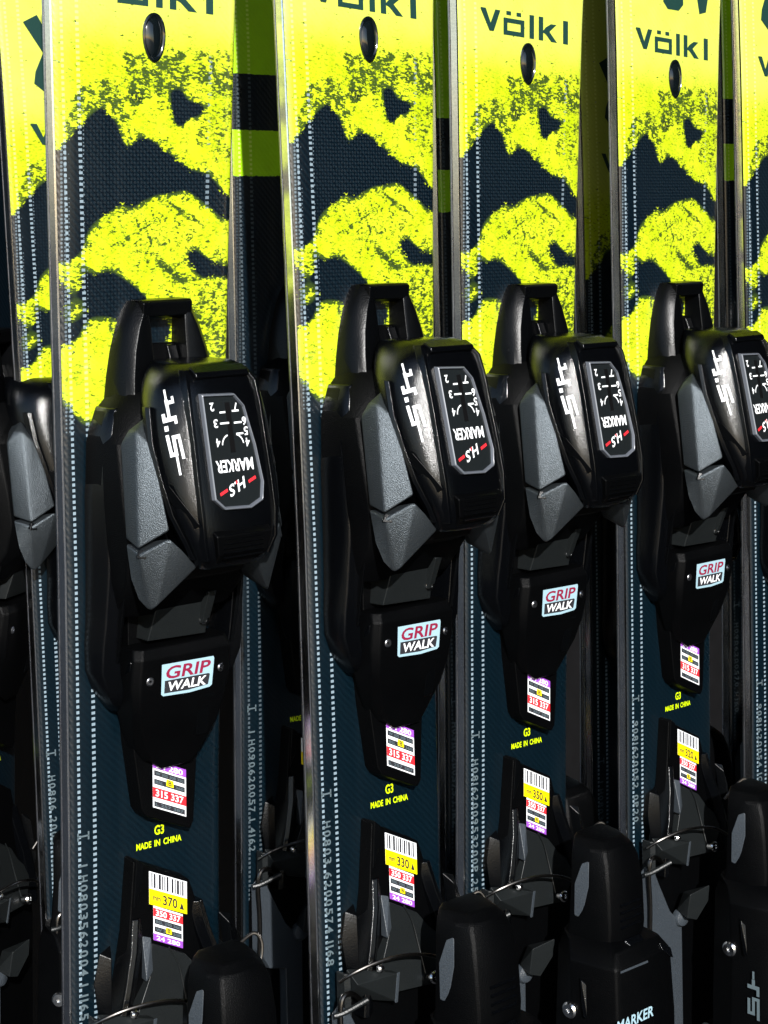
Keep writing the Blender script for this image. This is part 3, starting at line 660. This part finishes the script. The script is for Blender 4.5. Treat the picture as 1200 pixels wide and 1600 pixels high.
    for v, a, b, h, c in ((-289, 5, 8, 50, 42), (-290.5, 8, 11.5, 56, 43), (-294, 10.5, 14, 60, 44), (-300, 12, 15.4, 62.5, 44.5), (-312, 13, 16.2, 64.5, 45), (-330, 13, 16.4, 65.5, 44), (-346, 13, 16.4, 64, 40), (-356, 12, 15, 60, 36)):
        secs.append([(-b, v, c - 3), (-b - .5, v, c), (-b + .6, v, h - 8), (-a, v, h - 2), (-a * .5, v, h), (a * .5, v, h), (a, v, h - 2), (b - .6, v, h - 8), (b + .5, v, c), (b, v, c - 3)])
    loft('heel_cup', secs, 'black', T, 1.2, angle=25, seg=3)
    for s in (-1, 1):
        hull('cup_flank', [(s * 15.2, -298, 53), (s * 16.4, -300, 49), (s * 18.2, -310, 46), (s * 17.2, -326, 45), (s * 16.0, -327, 49), (s * 16.7, -310, 54), (s * 12, -312, 46)], 'grey_pale', T, .8)  # pale flanks: the black cup's soft highlight put into the colour
    for q in range(4):
        hull('cup_rib', [(x, -318 - q * 3.4 + dv, 65.0 + q * .15 + dz) for x in (-7.5, 7.5) for dv, dz in ((0, 0), (-1.5, 0), (-.75, .9), (-.75, -1.5))], 'hood', T, 0)
    hull('cup_latch', [(-6, -334, 66), (6, -334, 66), (-8, -345, 66), (8, -345, 66), (-5, -336, 69), (5, -336, 69), (-6.5, -343, 69.6), (6.5, -343, 69.6), (0, -340, 62)], 'hood', T, .7)
    # heel tower
    secs = []
    for v, a, b, h in ((-334, 13, 16, 62), (-337, 17, 20.5, 70), (-343, 20.5, 24.5, 74), (-372, 21.5, 26, 76), (-400, 22, 27, 76), (-430, 22, 27, 75)):
        secs.append([(-b + 9, v, 34), (-b, v, h - 25), (-b + 1.5, v, h - 9), (-a, v, h - 1.2), (-a + 3, v, h), (a - 3, v, h), (a, v, h - 1.2), (b - 1.5, v, h - 9), (b, v, h - 25), (b - 9, v, 34)])
    loft('heel_tower', secs, 'black', T, 1.0, angle=25, seg=3)
    hull('tower_line', [(-19, -343.2, 74.3), (1, -343.4, 74.6), (1, -344.3, 74.8), (-19, -344.1, 74.5), (-9, -344, 72)], 'grey_pale', T, 0)
    hull('tower_corner', [(13, -339, 71.5), (20, -342.5, 73.6), (21, -348, 74.4), (17, -346, 75.9), (13, -342, 73.9), (17, -344, 68)], 'hood', T, .6)
    for s in (-1, 1):
        lathe('pivot_screw', (s * 25.2, -366, 50), (s, 0, .1), [(.05, -1), (3.6, -1), (3.8, 1.4), (3.0, 2.2), (1.0, 2.3), (.9, 1.2), (.05, 1.1)], 'chrome', T)
        hull('tower_lever', [(s * 25.0, -349, 55), (s * 26.4, -349.5, 57), (s * 27.4, -366, 59), (s * 27.4, -367, 62), (s * 24.5, -352, 59), (s * 24.5, -362, 58)], 'hood', T, .5)
        F = Flat((s * 26.4, -373, 65), (0, 0, 1) if s < 0 else (0, 0, -1), (0, 1, 0), .9)
        k = 'grey_print'
        F.rect(-.6, -4, .6, 0, k); F.rect(-3.5, -9, 3.5, -7, k); F.rect(-.9, -7, .9, -4.2, k); F.rect(1.8, -12, 3.5, -9, k)
        F.rect(-3.5, -22, -1.9, -14, k); F.rect(-1.9, -22, .8, -20.4, k); F.rect(-.8, -20.4, .8, -14.6, k); F.rect(-.8, -14.6, 3.6, -13, k); F.rect(2, -24, 3.6, -14.6, k)
        F.build('tower_lettering', T)
    F = Flat((-24, -364, 76.3), (1, 0, 0), (0, 1, .04), .3)
    F.text('MARKER', 0, -5.2, 27, 0, 'ice', .05)
    F.build('tower_word', T)
    sticker_heel(T, number)
    return T

def plate_mesh(poly, w0, w1, inset):
    n = len(poly); cx = sum(p[0] for p in poly) / n; cy = sum(p[1] for p in poly) / n
    vs = [(x, y, w0) for x, y in poly]
    for x, y in poly:
        dx, dy = x - cx, y - cy; L = math.hypot(dx, dy) or 1
        vs.append((x - dx / L * inset, y - dy / L * inset, w1))
    fs = [list(range(n))[::-1], list(range(n, 2 * n))] + [[i, (i + 1) % n, n + (i + 1) % n, n + i] for i in range(n)]
    return vs, fs

# ------------------------------------------------------------------ one ski of each print, then copies
def place(root, x, y, z, yaw, roll=0., lean=0.):
    """x right, y away from the camera, z above eye height (mm); yaw turns the face, roll tilts the ski in its own plane, lean tips it back"""
    t, r_, n = R(yaw), R(roll), R(lean)
    def T(u, v, w_):
        u2 = u * math.cos(r_) - v * math.sin(r_); v2 = u * math.sin(r_) + v * math.cos(r_)
        v3 = v2 * math.cos(n) + w_ * math.sin(n); w3 = -v2 * math.sin(n) + w_ * math.cos(n)
        return Vector((u2 * math.cos(t) + w3 * math.sin(t), u2 * math.sin(t) - w3 * math.cos(t), v3))
    m = Matrix((T(1, 0, 0), T(0, 1, 0), T(0, 0, 1))).transposed().to_4x4()
    m.translation = Vector((x * MM, y * MM, EYE + z * MM))
    root.matrix_world = m
def new_root(name='ski'):
    o = bpy.data.objects.new(name, None); o.empty_display_size = .02; col.objects.link(o); return o
def copy_tree(o, parent=None, skip=()):
    c = o.copy(); col.objects.link(c); c.parent = parent
    for ch in list(o.children):
        if ch.name.split('.')[0] in skip: continue
        copy_tree(ch, c, skip)
    return c
def tag(o, label, cat, group=None):
    o['label'] = label; o['category'] = cat
    if group: o['group'] = group

forest = new_root()
ski_body(forest)
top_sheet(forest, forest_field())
brand_logo(forest); emblem(forest); oval_inset(forest); origin_print(forest)
toe_piece(forest); heel_piece(forest, '370')
bars = copy_tree(forest, None, skip=('top_sheet', 'brand_lettering', 'large_emblem_print', 'oval_plug'))
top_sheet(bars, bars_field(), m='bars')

FG = 'yellow forest-print skis in the front row'
BG = 'skis with plain yellow bars behind the front row'
def heel_shift(root, dv):
    for ch in root.children:
        if ch.name.split('.')[0] == 'heel_piece': ch.location.y += dv * MM
S = [  # x, y, z, yaw, roll, lean, heel offset, price number, serial, label
    (-95.03, 793.65, 0, 41.45, .806, -.539, 0, '370', '1 H0803562004 1 1165', 'nearest yellow and navy ski, its number sticker reading 370, largest binding in the row', FG),
    (-5.13, 845.59, 4.49, 44.14, .156, 2.098, -2.2, '330', 'H0803 6200574 1168', 'second nearest yellow and navy ski, standing between the largest ski and the third binding', FG),
    (70.12, 942.74, 1.47, 44.52, .253, -.36, -1.1, '350', 'H0816200953200P 25', 'yellow and navy ski third in line, full brand word showing above its oval plug', FG),
    (154.64, 1020.53, -.14, 45.89, .715, -.194, -1.2, '320', '9081620052 0P20', 'smallest fully visible yellow and navy ski, with brand word and emblem foot at the top', FG),
    (232, 1092, -9, 46.5, .7, 0, 0, '340', '9081620054 1C20', 'ski cut off by the right edge of the photo, only its left border showing', FG),
    (-150.7, 1000, -24, 38, 2.5, 0, 0, '350', 'H0806 2005 1 1165', 'leftmost yellow ski, half hidden behind the largest ski, one large X mark near its top', None),
]
roots = []
for i, (x, y, z, yaw, roll, lean, hd, num, ser, lab, grp) in enumerate(S):
    r = forest if i == 0 else copy_tree(forest)
    roots.append(r)
    place(r, x, y, z, yaw, roll, lean); heel_shift(r, hd)
    tag(r, lab, 'ski', grp)
for i, r in enumerate(roots):
    serial_print(r, S[i][8])
    if i:
        for ch in r.children:
            if ch.name.split('.')[0] == 'heel_piece':
                for g in list(ch.children):
                    if g.name.split('.')[0] == 'length_sticker': bpy.data.objects.remove(g)
                sticker_heel(ch, S[i][7])
B = [
    (-41.7, 1000, 0, 43.5, .3, 0, '1 H090620057 1 4162', 'ski with yellow bars showing in the gap right of the largest ski'),
    (64.5, 1087, -18, 44, .3, 0, 'H0906200575 1 162', 'ski whose thin yellow strip shows between the second and third front skis'),
    (151, 1165, -8, 44, .3, 0, 'H0906200571 1 165', 'dark ski with a narrow yellow edge between the third and fourth front skis'),
    (250, 1250, 3, 45, .3, 0, 'H0906200570 1 160', 'barred ski in the gap between the fourth front ski and the right edge'),
]
for i, (x, y, z, yaw, roll, lean, ser, lab) in enumerate(B):
    r = bars if i == 0 else copy_tree(bars)
    roots.append(r); place(r, x, y, z, yaw, roll, lean); tag(r, lab, 'ski', BG)
for i, r in enumerate(roots[len(S):]): serial_print(r, B[i][6])
# a third-row forest ski seen through the gap between the third and fourth skis
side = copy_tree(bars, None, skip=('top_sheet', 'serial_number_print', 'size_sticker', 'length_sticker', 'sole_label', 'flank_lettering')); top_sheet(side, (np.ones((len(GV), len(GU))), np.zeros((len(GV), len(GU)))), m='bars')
place(side, -205, 1000, -24, 76, 0, 0); tag(side, 'black ski at the left border, seen side-on by its grey binding wing', 'ski')
far = copy_tree(forest); place(far, 149.5, 1125, -62, 44, .4, 0)
for ch in roots[5].children:
    if ch.name.split('.')[0] in ('brand_lettering', 'large_emblem_print'): ch.location.y = -26 * MM
tag(far, 'farthest yellow forest-print ski, a sliver showing left of the fourth front ski', 'ski')

# ------------------------------------------------------------------ ground and the dark wall behind the rack
def setting(name, verts, m):
    me = bpy.data.meshes.new(name); me.from_pydata(verts, [], [(0, 1, 2, 3)]); me.materials.append(m)
    o = link(name, me, None); o['kind'] = 'structure'; return o
M['ground'] = mat('dark_paving', (.012, .012, .013), .7, spec=.2, bump=.6, bump_scale=40, vary=.2)
M['wall'] = mat('black_wall_paint', (.003, .003, .0035), .7, spec=.1, bump=.4, bump_scale=60, vary=.2)
setting('ground', [(-30, -30, 0), (30, -30, 0), (30, 30, 0), (-30, 30, 0)], M['ground'])
setting('back_wall', [(-.5, 1.835, 0.004), (1.5, 2.9, 0.004), (1.5, 2.9, 2.6), (-.5, 1.835, 2.6)], M['wall'])
# unseen dark panels overhead and at right, added to block sky and darken reflections
setting('sky_blocker_side', [(1.5, -.1, 0.004), (1.5, 2.897, 0.004), (1.5, 2.897, 2.6), (1.5, -.1, 2.6)], M['wall'])
setting('sky_blocker_top', [(-2.5, -.3, 2.604), (2.5, -.3, 2.604), (2.5, 3.2, 2.604), (-2.5, 3.2, 2.604)], M['wall'])
